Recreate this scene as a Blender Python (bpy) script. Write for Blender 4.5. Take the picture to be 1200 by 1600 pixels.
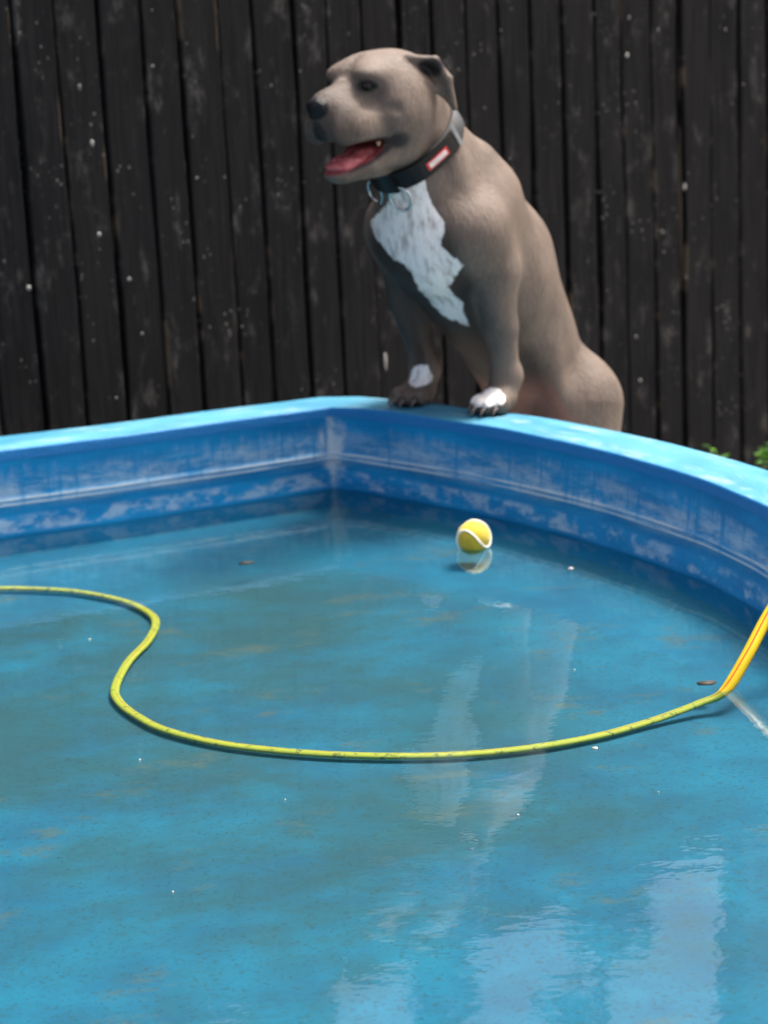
import bpy, bmesh, math, random
import numpy as np
from mathutils import Vector, Matrix
random.seed(7)
rng = np.random.default_rng(11)
for o in list(bpy.data.objects):
    bpy.data.objects.remove(o)
scene = bpy.context.scene
COL = scene.collection

# ------------------------------------------------------------------ camera
F_PX, PITCH, ROLL, CAM_H = 3420.0, math.radians(14.1), math.radians(2.9), 1.07
cam_d = bpy.data.cameras.new('camera')
cam = bpy.data.objects.new('camera', cam_d)
COL.objects.link(cam)
_f = Vector((0, math.cos(PITCH), -math.sin(PITCH)))
_u0 = Vector((0, math.sin(PITCH), math.cos(PITCH)))
_x0 = Vector((1, 0, 0))
_r = _x0 * math.cos(ROLL) - _u0 * math.sin(ROLL)
_u = _x0 * math.sin(ROLL) + _u0 * math.cos(ROLL)
M = Matrix.Identity(4)
for i in range(3):
    M[i][0], M[i][1], M[i][2] = _r[i], _u[i], -_f[i]
M[2][3] = CAM_H
cam.matrix_world = M
cam_d.sensor_fit = 'VERTICAL'
cam_d.sensor_height = 36.0
cam_d.lens = F_PX / 1600 * 36
cam_d.clip_start = 0.05
cam_d.clip_end = 2000
cam_d.dof.use_dof = True
cam_d.dof.focus_distance = 2.85
cam_d.dof.aperture_fstop = 5.8
scene.camera = cam

# ------------------------------------------------------------------ sky and sun
SUN_EL, SUN_AZ = math.radians(67), math.radians(68)      # azimuth clockwise from +Y
world = bpy.data.worlds.new('World')
scene.world = world
world.use_nodes = True
wn = world.node_tree
sky = wn.nodes.new('ShaderNodeTexSky')
sky.sky_type = 'NISHITA'
sky.sun_disc = False
sky.sun_elevation = SUN_EL
sky.sun_rotation = SUN_AZ
sky.air_density = 0.6
sky.dust_density = 9.0
sky.ozone_density = 0.3
wn.links.new(sky.outputs[0], wn.nodes['Background'].inputs[0])
wn.nodes['Background'].inputs[1].default_value = 0.15
sun_d = bpy.data.lights.new('sun', 'SUN')
sun_d.energy = 3.2
sun_d.angle = math.radians(14)
sun_d.color = (1.0, 0.95, 0.88)
sun = bpy.data.objects.new('sun', sun_d)
COL.objects.link(sun)
_sd = Vector((math.sin(SUN_AZ) * math.cos(SUN_EL), math.cos(SUN_AZ) * math.cos(SUN_EL), math.sin(SUN_EL)))
sun.rotation_euler = _sd.to_track_quat('Z', 'Y').to_euler()
sun.location = (3, -3, 6)
vs = scene.view_settings
vs.view_transform = 'Standard'
vs.look = 'None'
vs.gamma = 1.0
vs.use_curve_mapping = False
vs.exposure = 1.1
scene.cycles.use_denoising = True
scene.cycles.max_bounces = 6
scene.cycles.use_adaptive_sampling = True
scene.cycles.adaptive_threshold = 0.02
scene.cycles.transparent_max_bounces = 8

# ------------------------------------------------------------------ helpers
GROUND_Z = -0.40
LIP_Z = 0.178
FLOOR_Z = -0.036

def tag(o, label=None, cat=None, group=None, kind=None):
    if label: o['label'] = label
    if cat: o['category'] = cat
    if group: o['group'] = group
    if kind: o['kind'] = kind
    return o

def empty(name, loc=(0, 0, 0), rz=0.0):
    o = bpy.data.objects.new(name, None)
    o.empty_display_size = 0.1
    o.location = loc
    o.rotation_euler = (0, 0, rz)
    COL.objects.link(o)
    return o

def mesh_obj(name, verts, faces, mat=None, parent=None, smooth=True, uvs=None):
    me = bpy.data.meshes.new(name)
    me.from_pydata([tuple(v) for v in verts], [], [tuple(f) for f in faces])
    if uvs is not None:
        lay = me.uv_layers.new(name='UVMap')
        for lp in me.loops:
            lay.data[lp.index].uv = uvs[lp.vertex_index]
    if smooth:
        me.polygons.foreach_set('use_smooth', [True] * len(me.polygons))
    me.update()
    o = bpy.data.objects.new(name, me)
    if mat: me.materials.append(mat)
    COL.objects.link(o)
    if parent: o.parent = parent
    return o

def bm_obj(name, bm, mat=None, parent=None, smooth=True):
    me = bpy.data.meshes.new(name)
    bm.normal_update()
    bm.to_mesh(me)
    bm.free()
    if smooth:
        me.polygons.foreach_set('use_smooth', [True] * len(me.polygons))
    o = bpy.data.objects.new(name, me)
    if mat: me.materials.append(mat)
    COL.objects.link(o)
    if parent: o.parent = parent
    return o

def catmull(pts, n, closed=False):
    P = [np.array(p, float) for p in pts]
    out = []
    m = len(P)
    rngi = range(m) if closed else range(m - 1)
    for i in rngi:
        if closed:
            a, b, c, d = P[(i - 1) % m], P[i], P[(i + 1) % m], P[(i + 2) % m]
        else:
            b, c = P[i], P[i + 1]
            a = P[i - 1] if i > 0 else 2 * b - c
            d = P[i + 2] if i + 2 < m else 2 * c - b
        for k in range(n):
            t = k / n
            out.append(0.5 * ((2 * b) + (-a + c) * t + (2 * a - 5 * b + 4 * c - d) * t * t + (-a + 3 * b - 3 * c + d) * t ** 3))
    if not closed: out.append(P[-1])
    return np.array(out)

def tube(path, rw, rh=None, seg=14, up=(0, 0, 1), cap=True):
    """elliptic tube along path; returns verts, faces, uvs (u = angle 0..1, v = length)"""
    path = np.asarray(path, float)
    n = len(path)
    rw = np.broadcast_to(np.asarray(rw, float), (n,))
    rh = rw if rh is None else np.broadcast_to(np.asarray(rh, float), (n,))
    T = np.gradient(path, axis=0)
    T /= np.linalg.norm(T, axis=1)[:, None]
    V, UV, Fc = [], [], []
    L = 0
    for i in range(n):
        if i: L += np.linalg.norm(path[i] - path[i - 1])
        s = np.cross(T[i], up)
        s /= max(np.linalg.norm(s), 1e-6)
        w = np.cross(s, T[i])
        for k in range(seg):
            a = 2 * math.pi * k / seg
            V.append(path[i] + s * math.cos(a) * rw[i] + w * math.sin(a) * rh[i])
            UV.append((k / seg, L))
    for i in range(n - 1):
        for k in range(seg):
            k2 = (k + 1) % seg
            Fc.append((i * seg + k, i * seg + k2, (i + 1) * seg + k2, (i + 1) * seg + k))
    if cap:
        Fc.append(tuple(range(seg))[::-1])
        Fc.append(tuple((n - 1) * seg + k for k in range(seg)))
    return V, Fc, UV

class NT:
    """small shader-node helper"""
    def __init__(s, name):
        s.mat = bpy.data.materials.new(name)
        s.mat.use_nodes = True
        s.t = s.mat.node_tree
        s.p = s.t.nodes['Principled BSDF']
        s.out = s.t.nodes['Material Output']
    def n(s, typ, **kw):
        nd = s.t.nodes.new(typ)
        for k, v in kw.items(): setattr(nd, k, v)
        return nd
    def put(s, sock, v):
        if isinstance(v, bpy.types.NodeSocket): s.t.links.new(v, sock)
        elif v is not None:
            if hasattr(sock.default_value, '__len__') and not hasattr(v, '__len__'): v = (v, v, v, 1)[:len(sock.default_value)]
            if hasattr(v, '__len__') and len(v) == 3 and len(sock.default_value) == 4: v = (*v, 1)
            sock.default_value = v
    def coord(s, kind='Object'):
        return s.n('ShaderNodeTexCoord').outputs[kind]
    def mapping(s, vec, scale=(1, 1, 1), loc=(0, 0, 0), rot=(0, 0, 0)):
        m = s.n('ShaderNodeMapping')
        s.put(m.inputs['Vector'], vec)
        m.inputs['Scale'].default_value = scale
        m.inputs['Location'].default_value = loc
        m.inputs['Rotation'].default_value = rot
        return m.outputs[0]
    def noise(s, vec, scale=5, detail=4, rough=0.55, dist=0.0):
        m = s.n('ShaderNodeTexNoise')
        s.put(m.inputs['Vector'], vec)
        m.inputs['Scale'].default_value = scale
        m.inputs['Detail'].default_value = detail
        m.inputs['Roughness'].default_value = rough
        m.inputs['Distortion'].default_value = dist
        return m.outputs['Fac']
    def voronoi(s, vec, scale=5, out='Distance', rand=1.0):
        m = s.n('ShaderNodeTexVoronoi')
        s.put(m.inputs['Vector'], vec)
        m.inputs['Scale'].default_value = scale
        m.inputs['Randomness'].default_value = rand
        return m.outputs[out]
    def ramp(s, fac, lo, hi, a=0.0, b=1.0):
        m = s.n('ShaderNodeMapRange')
        m.interpolation_type = 'SMOOTHSTEP'
        s.put(m.inputs[0], fac)
        m.inputs[1].default_value, m.inputs[2].default_value = lo, hi
        m.inputs[3].default_value, m.inputs[4].default_value = a, b
        return m.outputs[0]
    def math(s, op, a, b=None, clamp=False):
        m = s.n('ShaderNodeMath', operation=op, use_clamp=clamp)
        s.put(m.inputs[0], a)
        if b is not None: s.put(m.inputs[1], b)
        return m.outputs[0]
    def mix(s, fac, a, b):
        m = s.n('ShaderNodeMix', data_type='RGBA')
        s.put(m.inputs[0], fac)
        s.put(m.inputs[6], a)
        s.put(m.inputs[7], b)
        return m.outputs[2]
    def sep(s, vec):
        m = s.n('ShaderNodeSeparateXYZ')
        s.put(m.inputs[0], vec)
        return m.outputs
    def attr(s, name):
        m = s.n('ShaderNodeAttribute', attribute_name=name)
        return m.outputs['Fac']
    def bump(s, h, strength=0.3, dist=0.01, normal=None):
        m = s.n('ShaderNodeBump')
        m.inputs['Strength'].default_value = strength
        m.inputs['Distance'].default_value = dist
        s.put(m.inputs['Height'], h)
        if normal is not None: s.put(m.inputs['Normal'], normal)
        return m.outputs[0]
    def finish(s, color=None, rough=None, normal=None, **kw):
        if color is not None: s.put(s.p.inputs['Base Color'], color)
        if rough is not None: s.put(s.p.inputs['Roughness'], rough)
        if normal is not None: s.put(s.p.inputs['Normal'], normal)
        for k, v in kw.items(): s.put(s.p.inputs[k.replace('_', ' ')], v)
        return s.mat

# ------------------------------------------------------------------ materials
def mat_plain(name, col, rough=0.5, **kw):
    t = NT(name)
    c = t.coord('Object')
    n = t.noise(c, 60, 3)
    return t.finish(t.mix(t.ramp(n, .3, .7), [x * .85 for x in col], [min(1, x * 1.12) for x in col]), rough, **kw)

def mat_wall():
    t = NT('pool_wall_paint')
    uv = t.coord('UV')
    x, y, _ = t.sep(uv)
    blue = t.mix(t.ramp(t.noise(t.mapping(uv, (3, 14, 1)), 1.6, 5), .3, .72), (0.001, 0.165, 0.39), (0.003, 0.235, 0.50))
    # chalky rubbed band in the upper half
    n1 = t.noise(t.mapping(uv, (6, 24, 1)), 1.0, 8, .80, .2)
    n1b = t.noise(t.mapping(uv, (48, 7, 1)), 1.0, 5, .65)       # vertical runs
    band1 = t.math('MULTIPLY', t.ramp(y, .045, .075), t.ramp(t.math('ADD', y, t.math('MULTIPLY', n1b, .10)), .195, .150))
    m1 = t.ramp(t.math('ADD', t.math('MULTIPLY', n1, .87), t.math('MULTIPLY', n1b, .13)),   .40, .62)
    c1 = t.math('MULTIPLY', t.math('MULTIPLY', m1, band1), .58)
    # lines along the two ridges
    n2 = t.noise(t.mapping(uv, (4, 90, 1)), 1.0, 4, .6)
    ln = t.math('MAXIMUM', t.math('MULTIPLY', t.ramp(y, .0715, .0735), t.ramp(y, .079, .077)),
                t.math('MULTIPLY', t.ramp(y, .0615, .0635), t.ramp(y, .0685, .0665)))
    c2 = t.math('MULTIPLY', t.math('MULTIPLY', ln, t.ramp(n2, .34, .54)), .95)
    # lime crust just above the water, in blocks
    n3 = t.noise(t.mapping(uv, (13, 20, 1)), 1.0, 8, .7)
    band3 = t.math('MULTIPLY', t.ramp(y, .004, .010), t.ramp(y, .046, .034))
    c3 = t.math('MULTIPLY', t.math('MULTIPLY', t.ramp(n3, .46, .60), band3), .5)
    # white lime bloom in the corner (u = 0)
    ax = t.math('ABSOLUTE', x)
    n4 = t.noise(t.mapping(uv, (17, 21, 1), (1.3, 2, 0)), 1.0, 7, .78, .6)
    spread = t.math('ADD', t.math('MULTIPLY', ax, 16.0), t.math('MULTIPLY', t.math('SUBTRACT', n4, .5), -2.6))
    spread = t.math('ADD', spread, t.math('MULTIPLY', t.math('ABSOLUTE', t.math('SUBTRACT', y, .095)), 9.0))
    c4 = t.math('MULTIPLY', t.ramp(spread, 1.0, .15), .9)
    # dark paint runs
    n5 = t.noise(t.mapping(uv, (55, 3.5, 1)), 1.0, 3, .5)
    run = t.math('MULTIPLY', t.math('MULTIPLY', t.ramp(n5, .56, .66), t.ramp(y, .03, .11)), .8)
    chalk = t.math('MAXIMUM', t.math('MAXIMUM', c1, c2), t.math('MAXIMUM', c3, c4))
    chalk = t.math('MULTIPLY', chalk, t.math('SUBTRACT', 1.0, run))
    col = t.mix(chalk, blue, (0.46, 0.55, 0.60))
    # grey concrete chips and dark specks
    sp = t.ramp(t.voronoi(t.mapping(uv, (30, 38, 1)), 1.0), .10, .05)
    sp = t.math('MULTIPLY', sp, t.ramp(t.noise(t.mapping(uv, (6, 6, 1)), 1.0, 2), .52, .66))
    col = t.mix(t.math('MULTIPLY', sp, .75), col, (0.05, 0.06, 0.07))
    col = t.mix(t.math('MULTIPLY', t.ramp(y, .006, -.006), .4), col, (0.006, 0.15, 0.27))
    hgt = t.math('ADD', t.noise(t.mapping(uv, (40, 40, 1)), 1.0, 6, .65), t.math('MULTIPLY', chalk, .5))
    return t.finish(col, t.ramp(chalk, 0, .6, .55, .85), t.bump(hgt, .35, .004), Specular_IOR_Level=.22)

def mat_coping():
    t = NT('coping_paint')
    uv = t.coord('UV')
    x, y, _ = t.sep(uv)
    n = t.noise(t.mapping(uv, (4, 10, 1)), 1.0, 6, .62)
    base = t.mix(t.ramp(n, .32, .7), (0.022, 0.17, 0.29), (0.058, 0.255, 0.365))
    w = t.noise(t.mapping(uv, (9, 26, 1), (3, 1, 0)), 1.0, 7, .7)
    base = t.mix(t.math('MULTIPLY', t.ramp(w, .50, .70), .65), base, (0.28, 0.36, 0.385))
    dn = t.noise(t.mapping(uv, (28, 40, 1)), 1.0, 5, .7)
    base = t.mix(t.math('MULTIPLY', t.ramp(dn, .60, .72), .35), base, (0.10, 0.14, 0.15))
    # inner vertical face still has the deeper blue of the wall
    base = t.mix(t.ramp(y, .002, -.003), base, (0.005, 0.16, 0.42))
    fine = t.noise(t.mapping(uv, (120, 120, 1)), 1.0, 4, .6)
    return t.finish(base, t.ramp(n, .3, .7, .5, .7), t.bump(t.math('ADD', fine, t.math('MULTIPLY', w, 1.5)), .5, .004))

def mat_floor():
    t = NT('pool_floor_paint')
    c = t.coord('Object')
    n0 = t.noise(t.mapping(c, (1.1, 1.6, 1)), 1.0, 5, .6, .4)
    blue = t.mix(t.ramp(t.noise(c, 7, 6, .6), .3, .7), (0.0005, 0.066, 0.140), (0.001, 0.116, 0.205))
    # silt film lying on the paint, thick and thin
    silt_a = t.noise(t.mapping(c, (2.0, 2.4, 1), (.7, .2, 0)), 1.0, 7, .68, .3)
    silt_b = t.noise(t.mapping(c, (16, 26, 1)), 1.0, 5, .6)
    sy = t.sep(c)[1]
    far = t.ramp(sy, -.60, .35, -.13, .05)
    sm = t.math('ADD', t.math('ADD', t.math('MULTIPLY', silt_a, .8), t.math('MULTIPLY', silt_b, .2)), far)
    silt = t.ramp(sm, .39, .64, 0.0, .80)
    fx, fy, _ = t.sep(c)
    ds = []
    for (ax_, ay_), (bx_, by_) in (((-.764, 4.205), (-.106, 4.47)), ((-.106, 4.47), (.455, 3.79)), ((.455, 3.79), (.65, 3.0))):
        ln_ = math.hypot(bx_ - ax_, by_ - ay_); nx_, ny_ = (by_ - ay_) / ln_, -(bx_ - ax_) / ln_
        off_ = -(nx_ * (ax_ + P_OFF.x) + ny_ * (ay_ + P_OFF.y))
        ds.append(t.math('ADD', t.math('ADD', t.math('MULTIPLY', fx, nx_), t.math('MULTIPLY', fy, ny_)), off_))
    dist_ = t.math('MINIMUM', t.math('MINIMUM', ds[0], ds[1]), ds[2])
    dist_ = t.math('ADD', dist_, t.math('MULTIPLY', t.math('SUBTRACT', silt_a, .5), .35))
    silt = t.math('MULTIPLY', silt, t.ramp(dist_, .20, .56, .08, 1.0))  # silt thinned beside the walls, painting their blue reflection into the floor colour
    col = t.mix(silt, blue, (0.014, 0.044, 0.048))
    # rusty brown scuffs
    b = t.noise(t.mapping(c, (6, 10, 1), (2, 5, 0)), 1.0, 6, .72)
    bm_ = t.math('MULTIPLY', t.ramp(b, .56, .68), .6)
    col = t.mix(bm_, col, (0.085, 0.078, 0.060))
    # fine grains of dirt
    g = t.noise(c, 150, 3, .6)
    col = t.mix(t.math('MULTIPLY', t.ramp(g, .55, .66), .5), col, (0.012, 0.026, 0.032))
    g2 = t.noise(t.mapping(c, (60, 60, 1), (4, 4, 0)), 1.0, 4, .6)
    col = t.mix(t.math('MULTIPLY', t.ramp(g2, .60, .72), .4), col, (0.022, 0.045, 0.05))
    return t.finish(col, .8, t.bump(silt_b, .2, .004))

def mat_water():
    t = NT('water')
    c = t.coord('Object')
    big = t.noise(t.mapping(c, (2.0, 3.0, 1)), 1.0, 2, .5)
    mid = t.noise(t.mapping(c, (26, 42, 1), (1, 2, 0)), 1.0, 2, .5)
    fine = t.noise(t.mapping(c, (90, 120, 1), (5, 1, 0)), 1.0, 1, .5)
    h = t.math('ADD', t.math('ADD', t.math('MULTIPLY', big, 1.0), t.math('MULTIPLY', mid, .13)), t.math('MULTIPLY', fine, .012))
    nrm = t.bump(h, 1.0, .0016)
    fr = t.n('ShaderNodeFresnel')
    fr.inputs['IOR'].default_value = 1.42
    t.put(fr.inputs['Normal'], nrm)
    gl = t.n('ShaderNodeBsdfGlossy')
    gl.inputs['Roughness'].default_value = 0.0
    gl.inputs['Color'].default_value = (1, 1, 1, 1)
    t.put(gl.inputs['Normal'], nrm)
    tr = t.n('ShaderNodeBsdfTransparent')
    tr.inputs['Color'].default_value = (0.78, 0.95, 0.95, 1)
    # a little fine silt hanging in the water
    df = t.n('ShaderNodeBsdfDiffuse')
    df.inputs['Color'].default_value = (0.015, 0.09, 0.115, 1)
    m0 = t.n('ShaderNodeMixShader')
    m0.inputs[0].default_value = 0.10
    t.t.links.new(tr.outputs[0], m0.inputs[1]); t.t.links.new(df.outputs[0], m0.inputs[2])
    mx = t.n('ShaderNodeMixShader')
    t.t.links.new(fr.outputs[0], mx.inputs[0])
    t.t.links.new(m0.outputs[0], mx.inputs[1]); t.t.links.new(gl.outputs[0], mx.inputs[2])
    t.t.links.new(mx.outputs[0], t.out.inputs['Surface'])
    t.t.nodes.remove(t.p)
    return t.mat

def mat_board(back=False):
    t = NT('dark_stained_board' + ('_back' if back else ''))
    uv = t.coord('UV')                       # u across 0..1, v metres up
    rnd = t.n('ShaderNodeObjectInfo').outputs['Random']
    cmb = t.n('ShaderNodeCombineXYZ')
    x, y, _ = t.sep(uv)
    t.put(cmb.inputs[0], t.math('ADD', t.math('MULTIPLY', x, .09), t.math('MULTIPLY', rnd, 37.0)))
    t.put(cmb.inputs[1], y)
    t.put(cmb.inputs[2], t.math('MULTIPLY', rnd, 11.0))
    v = cmb.outputs[0]
    grain = t.noise(t.mapping(v, (120, 5, 1)), 1.0, 5, .65)
    base = t.mix(t.ramp(grain, .3, .75), (0.0026, 0.0029, 0.0037), (0.0118, 0.0121, 0.0134))
    base = t.mix(t.math('MULTIPLY', rnd, .35), base, (0.0120, 0.0118, 0.0120))
    wn_ = t.noise(t.mapping(v, (20, 9, 1)), 1.0, 6, .7)
    base = t.mix(t.math('MULTIPLY', t.ramp(wn_, .54, .72), .6), base, (0.070, 0.069, 0.066))
    # bare wood showing along an edge
    edge = t.ramp(t.math('ABSOLUTE', t.math('SUBTRACT', x, .5)), .40, .5)
    en = t.noise(t.mapping(v, (3, 4.5, 1), (9, 3, 0)), 1.0, 3, .6)
    bare = t.math('MULTIPLY', t.math('MULTIPLY', edge, t.ramp(en, .60, .68)), .6)
    base = t.mix(bare, base, (0.11, 0.088, 0.062))
    # flecks of old paint and bird lime
    vd = t.voronoi(t.mapping(v, (62, 44, 1)), 1.0)
    gate = t.ramp(t.noise(t.mapping(v, (9, 7, 1), (3, 8, 0)), 1.0, 3), .52, .66)
    fl = t.math('MULTIPLY', t.math('MULTIPLY', t.ramp(vd, .22, .10), gate), .5)
    base = t.mix(fl, base, (0.22, 0.22, 0.21))
    if back:
        bn = t.noise(t.mapping(v, (2, 3.2, 1), (1, 6, 0)), 1.0, 3, .6)
        base = t.mix(t.ramp(bn, .57, .64), base, (0.10, 0.08, 0.055))
    return t.finish(base, .85, t.bump(t.math('ADD', grain, t.math('MULTIPLY', wn_, .6)), .5, .004), Specular_IOR_Level=.12)

def mat_ground():
    t = NT('pale_concrete_paving')
    c = t.coord('Object')
    n = t.noise(c, 3, 7, .65)
    col = t.mix(t.ramp(n, .3, .7), (0.24, 0.23, 0.21), (0.38, 0.365, 0.34))
    g = t.noise(c, .8, 4)
    col = t.mix(t.math('MULTIPLY', t.ramp(g, .56, .68), .6), col, (0.12, 0.13, 0.07))
    return t.finish(col, .9, t.bump(t.noise(c, 40, 5), .4, .01))

def mat_leaf(name, a, b):
    t = NT(name)
    rnd = t.n('ShaderNodeNewGeometry').outputs['Random Per Island']
    return t.finish(t.mix(rnd, a, b), .5, Subsurface_Weight=0.0)

def mat_hose():
    t = NT('yellow_hose_plastic')
    uv = t.coord('UV')
    x, y, _ = t.sep(uv)
    c = t.coord('Object')
    z = t.sep(c)[2]
    yel = t.mix(t.ramp(t.noise(t.mapping(uv, (3, 20, 1)), 1.0, 3), .3, .7), (0.50, 0.36, 0.006), (0.58, 0.43, 0.008))
    s = t.math('FRACT', t.math('ADD', t.math('MULTIPLY', x, 4.0), t.math('MULTIPLY', y, .25)))
    stripe = t.math('MULTIPLY', t.ramp(s, .41, .43), t.ramp(s, .59, .57))
    col = t.mix(t.math('MULTIPLY', stripe, .95), yel, (0.40, 0.02, 0.006))
    # silt and algae on the part that has lain under water
    sub = t.ramp(z, -.003, -.014)
    n = t.noise(t.mapping(c, (90, 90, 90)), 1.0, 4, .65)
    n2 = t.noise(t.mapping(c, (9, 9, 9)), 1.0, 4, .6)
    col = t.mix(t.math('MULTIPLY', sub, t.ramp(n2, .3, .7, .15, .7)), col, (0.44, 0.36, 0.010))
    col = t.mix(t.math('MULTIPLY', sub, t.ramp(n, .56, .66, 0, .75)), col, (0.06, 0.065, 0.02))
    return t.finish(col, t.ramp(sub, 0, 1, .3, .7))

def mat_coat():
    t = NT('short_grey_fawn_coat')
    c = t.coord('Object')
    fine = t.noise(t.mapping(c, (170, 170, 60)), 1.0, 4, .65)
    med = t.noise(t.mapping(c, (14, 14, 8)), 1.0, 5, .62)
    coat = t.mix(t.ramp(med, .3, .7), (0.078, 0.059, 0.047), (0.136, 0.104, 0.083))
    coat = t.mix(t.math('MULTIPLY', t.ramp(fine, .35, .75), .35), coat, (0.190, 0.150, 0.123))
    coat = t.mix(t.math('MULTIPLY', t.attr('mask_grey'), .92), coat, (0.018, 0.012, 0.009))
    lrg = t.noise(c, 4.5, 3, .55)
    coat = t.mix(t.math('MULTIPLY', t.ramp(lrg, .50, .68), .45), coat, (0.058, 0.047, 0.041))
    jag = t.noise(t.mapping(c, (46, 46, 30)), 1.0, 7, .72)
    w = t.math('ADD', t.attr('mask_white'), t.math('MULTIPLY', t.math('SUBTRACT', jag, .5), 1.1))
    wt = t.noise(t.mapping(c, (30, 80, 30)), 1.0, 4, .6)
    white = t.mix(t.ramp(wt, .42, .72), (0.80, 0.79, 0.76), (0.42, 0.38, 0.36))
    col = t.mix(t.ramp(w, .44, .60), coat, white)
    pk = t.mix(t.ramp(fine, .3, .7), (0.27, 0.115, 0.085), (0.21, 0.08, 0.058))
    col = t.mix(t.math('MULTIPLY', t.attr('mask_pink'), .9), col, pk)
    col = t.mix(t.attr('mask_mouth'), col, (0.22, 0.035, 0.04))
    col = t.mix(t.attr('mask_dark'), col, (0.008, 0.008, 0.010))
    rough = t.ramp(t.attr('mask_dark'), 0, 1, .62, .38)
    return t.finish(col, rough, t.bump(t.math('ADD', fine, t.math('MULTIPLY', med, 1.2)), .6, .004),
                    Specular_IOR_Level=t.ramp(t.attr('mask_dark'), 0, 1, .38, .22))

# ------------------------------------------------------------------ ground
gs = 900.0
n = 2
gv = [(-gs, -gs, GROUND_Z), (gs, -gs, GROUND_Z), (gs, gs, GROUND_Z), (-gs, gs, GROUND_Z)]
ground = mesh_obj('ground', gv, [(0, 1, 2, 3)], mat_ground(), smooth=False)
tag(ground, kind='structure')

# ------------------------------------------------------------------ pool
# inner lip of the wall seen from above (z = LIP_Z) and the line where it meets the water (z = 0)
corner_l, corner_w = (-0.101, 4.482), (-0.102, 4.488)
right_w = [corner_w, (-0.050, 4.448), (0.002, 4.395), (0.066, 4.335), (0.129, 4.271), (0.190, 4.202), (0.248, 4.130), (0.327, 4.028), (0.411, 3.905), (0.459, 3.820),
           (0.505, 3.735), (0.549, 3.648), (0.586, 3.545), (0.616, 3.436), (0.660, 3.22), (0.70, 2.95), (0.735, 2.5), (0.72, 1.9), (0.60, 1.36), (0.25, 0.99), (-0.345, 0.86)]
right_l = [corner_l, (-0.044, 4.447), (0.010, 4.399), (0.075, 4.341), (0.140, 4.279), (0.202, 4.212), (0.261, 4.141), (0.341, 4.038), (0.426, 3.915), (0.474, 3.829),
           (0.520, 3.743), (0.563, 3.655), (0.600, 3.552), (0.631, 3.442), (0.674, 3.225), (0.712, 2.95), (0.745, 2.5), (0.73, 1.9), (0.61, 1.35), (0.255, 0.98), (-0.35, 0.85)]
left_l = [(-0.35, 0.85), (-1.0, 0.95), (-1.5, 1.35), (-1.80, 1.95), (-1.90, 2.6), (-1.80, 3.2), (-1.50, 3.70), (-1.13, 4.02),
          (-0.757, 4.196), (-0.637, 4.243), (-0.512, 4.292), (-0.386, 4.348), (-0.258, 4.405), corner_l]
left_w = [(-0.345, 0.86), (-1.0, 0.96), (-1.49, 1.36), (-1.79, 1.95), (-1.89, 2.6), (-1.79, 3.2), (-1.50, 3.705), (-1.135, 4.027),
          (-0.761, 4.203), (-0.640, 4.250), (-0.515, 4.299), (-0.389, 4.355), (-0.260, 4.412), corner_w]
NS = 14
lipR, watR = catmull(right_l, NS), catmull(right_w, NS)
lipL, watL = catmull(left_l, NS), catmull(left_w, NS)
def open_path(a, b): return np.vstack([a[:-1], b])
lip = open_path(lipL, lipR)            # one closed loop starting at (-.35,.85); its corner is at index len(lipL)-1
wat = open_path(watL, watR)
ci = len(lipL) - 1
arc = np.concatenate([[0], np.cumsum(np.linalg.norm(np.diff(lip, axis=0), axis=1))])
arc -= arc[ci]
# outward normals of the lip path (averaged, mitred at the corner)
tan = np.gradient(lip, axis=0)
nrm = np.stack([-tan[:, 1], tan[:, 0]], 1)
nrm /= np.linalg.norm(nrm, axis=1)[:, None]
nrm[0] = nrm[-1] = (0, -1)
mid = lip.mean(0)
sgn = np.sign(((lip - mid) * nrm).sum(1))
nrm *= sgn[:, None]
pool = empty('paddling_pool', (-0.5, 2.7, GROUND_Z))
tag(pool, 'weathered blue painted concrete pool with chalky stained walls', 'pool')
P_OFF = Vector((0.5, -2.7, -GROUND_Z))
def pool_part(name, prof_fn, mat, closed_prof=False):
    """sweep a profile: prof_fn(i) -> list of (outward offset, z, v) relative to lip/wat paths"""
    V, UV, Fc = [], [], []
    m = None
    for i in range(len(lip)):
        pr = prof_fn(i)
        m = len(pr)
        for (x, y, z, v) in pr:
            V.append((x + P_OFF.x, y + P_OFF.y, z + P_OFF.z)); UV.append((arc[i], v))
    for i in range(len(lip) - 1):
        for k in range(m - 1):
            Fc.append((i * m + k, (i + 1) * m + k, (i + 1) * m + k + 1, i * m + k + 1))
    return mesh_obj(name, V, Fc, mat, pool, True, UV)
_wn = rng.normal(0, .0022, 160)
for _ in range(2): _wn = np.convolve(np.concatenate([_wn[-1:], _wn, _wn[:1]]), [.25, .5, .25], 'valid')
wob = np.interp(arc, np.linspace(arc[0], arc[-1], 160), _wn)
for _ in range(12): wob[1:-1] = .5 * wob[1:-1] + .25 * (wob[:-2] + wob[2:])
wob[0] = wob[-1] = 0
def wall_prof(i):
    out = []
    zs = [(.160, 0), (.135, 0), (.11, 0), (.085, 0), (.078, .000), (.0775, .0018), (.0735, .0018), (.072, .0004), (.069, .0004),
          (.0675, .0018), (.0635, .0018), (.062, .0), (.04, 0), (.02, 0), (.0, 0), (-.015, 0), (FLOOR_Z - .004, .0)]
    for z, ins in zs:
        t = (LIP_Z - z) / LIP_Z
        p = lip[i] * (1 - t) + wat[i] * t - nrm[i] * (ins + wob[i] * math.sin(z * 60) )
        out.append((p[0], p[1], z, z))
    return out
CW = np.interp(arc, [-6, -.7, -.3, 0, .1, .3, .6, 6], [.14, .143, .137, .125, .108, .118, .132, .135])
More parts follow.
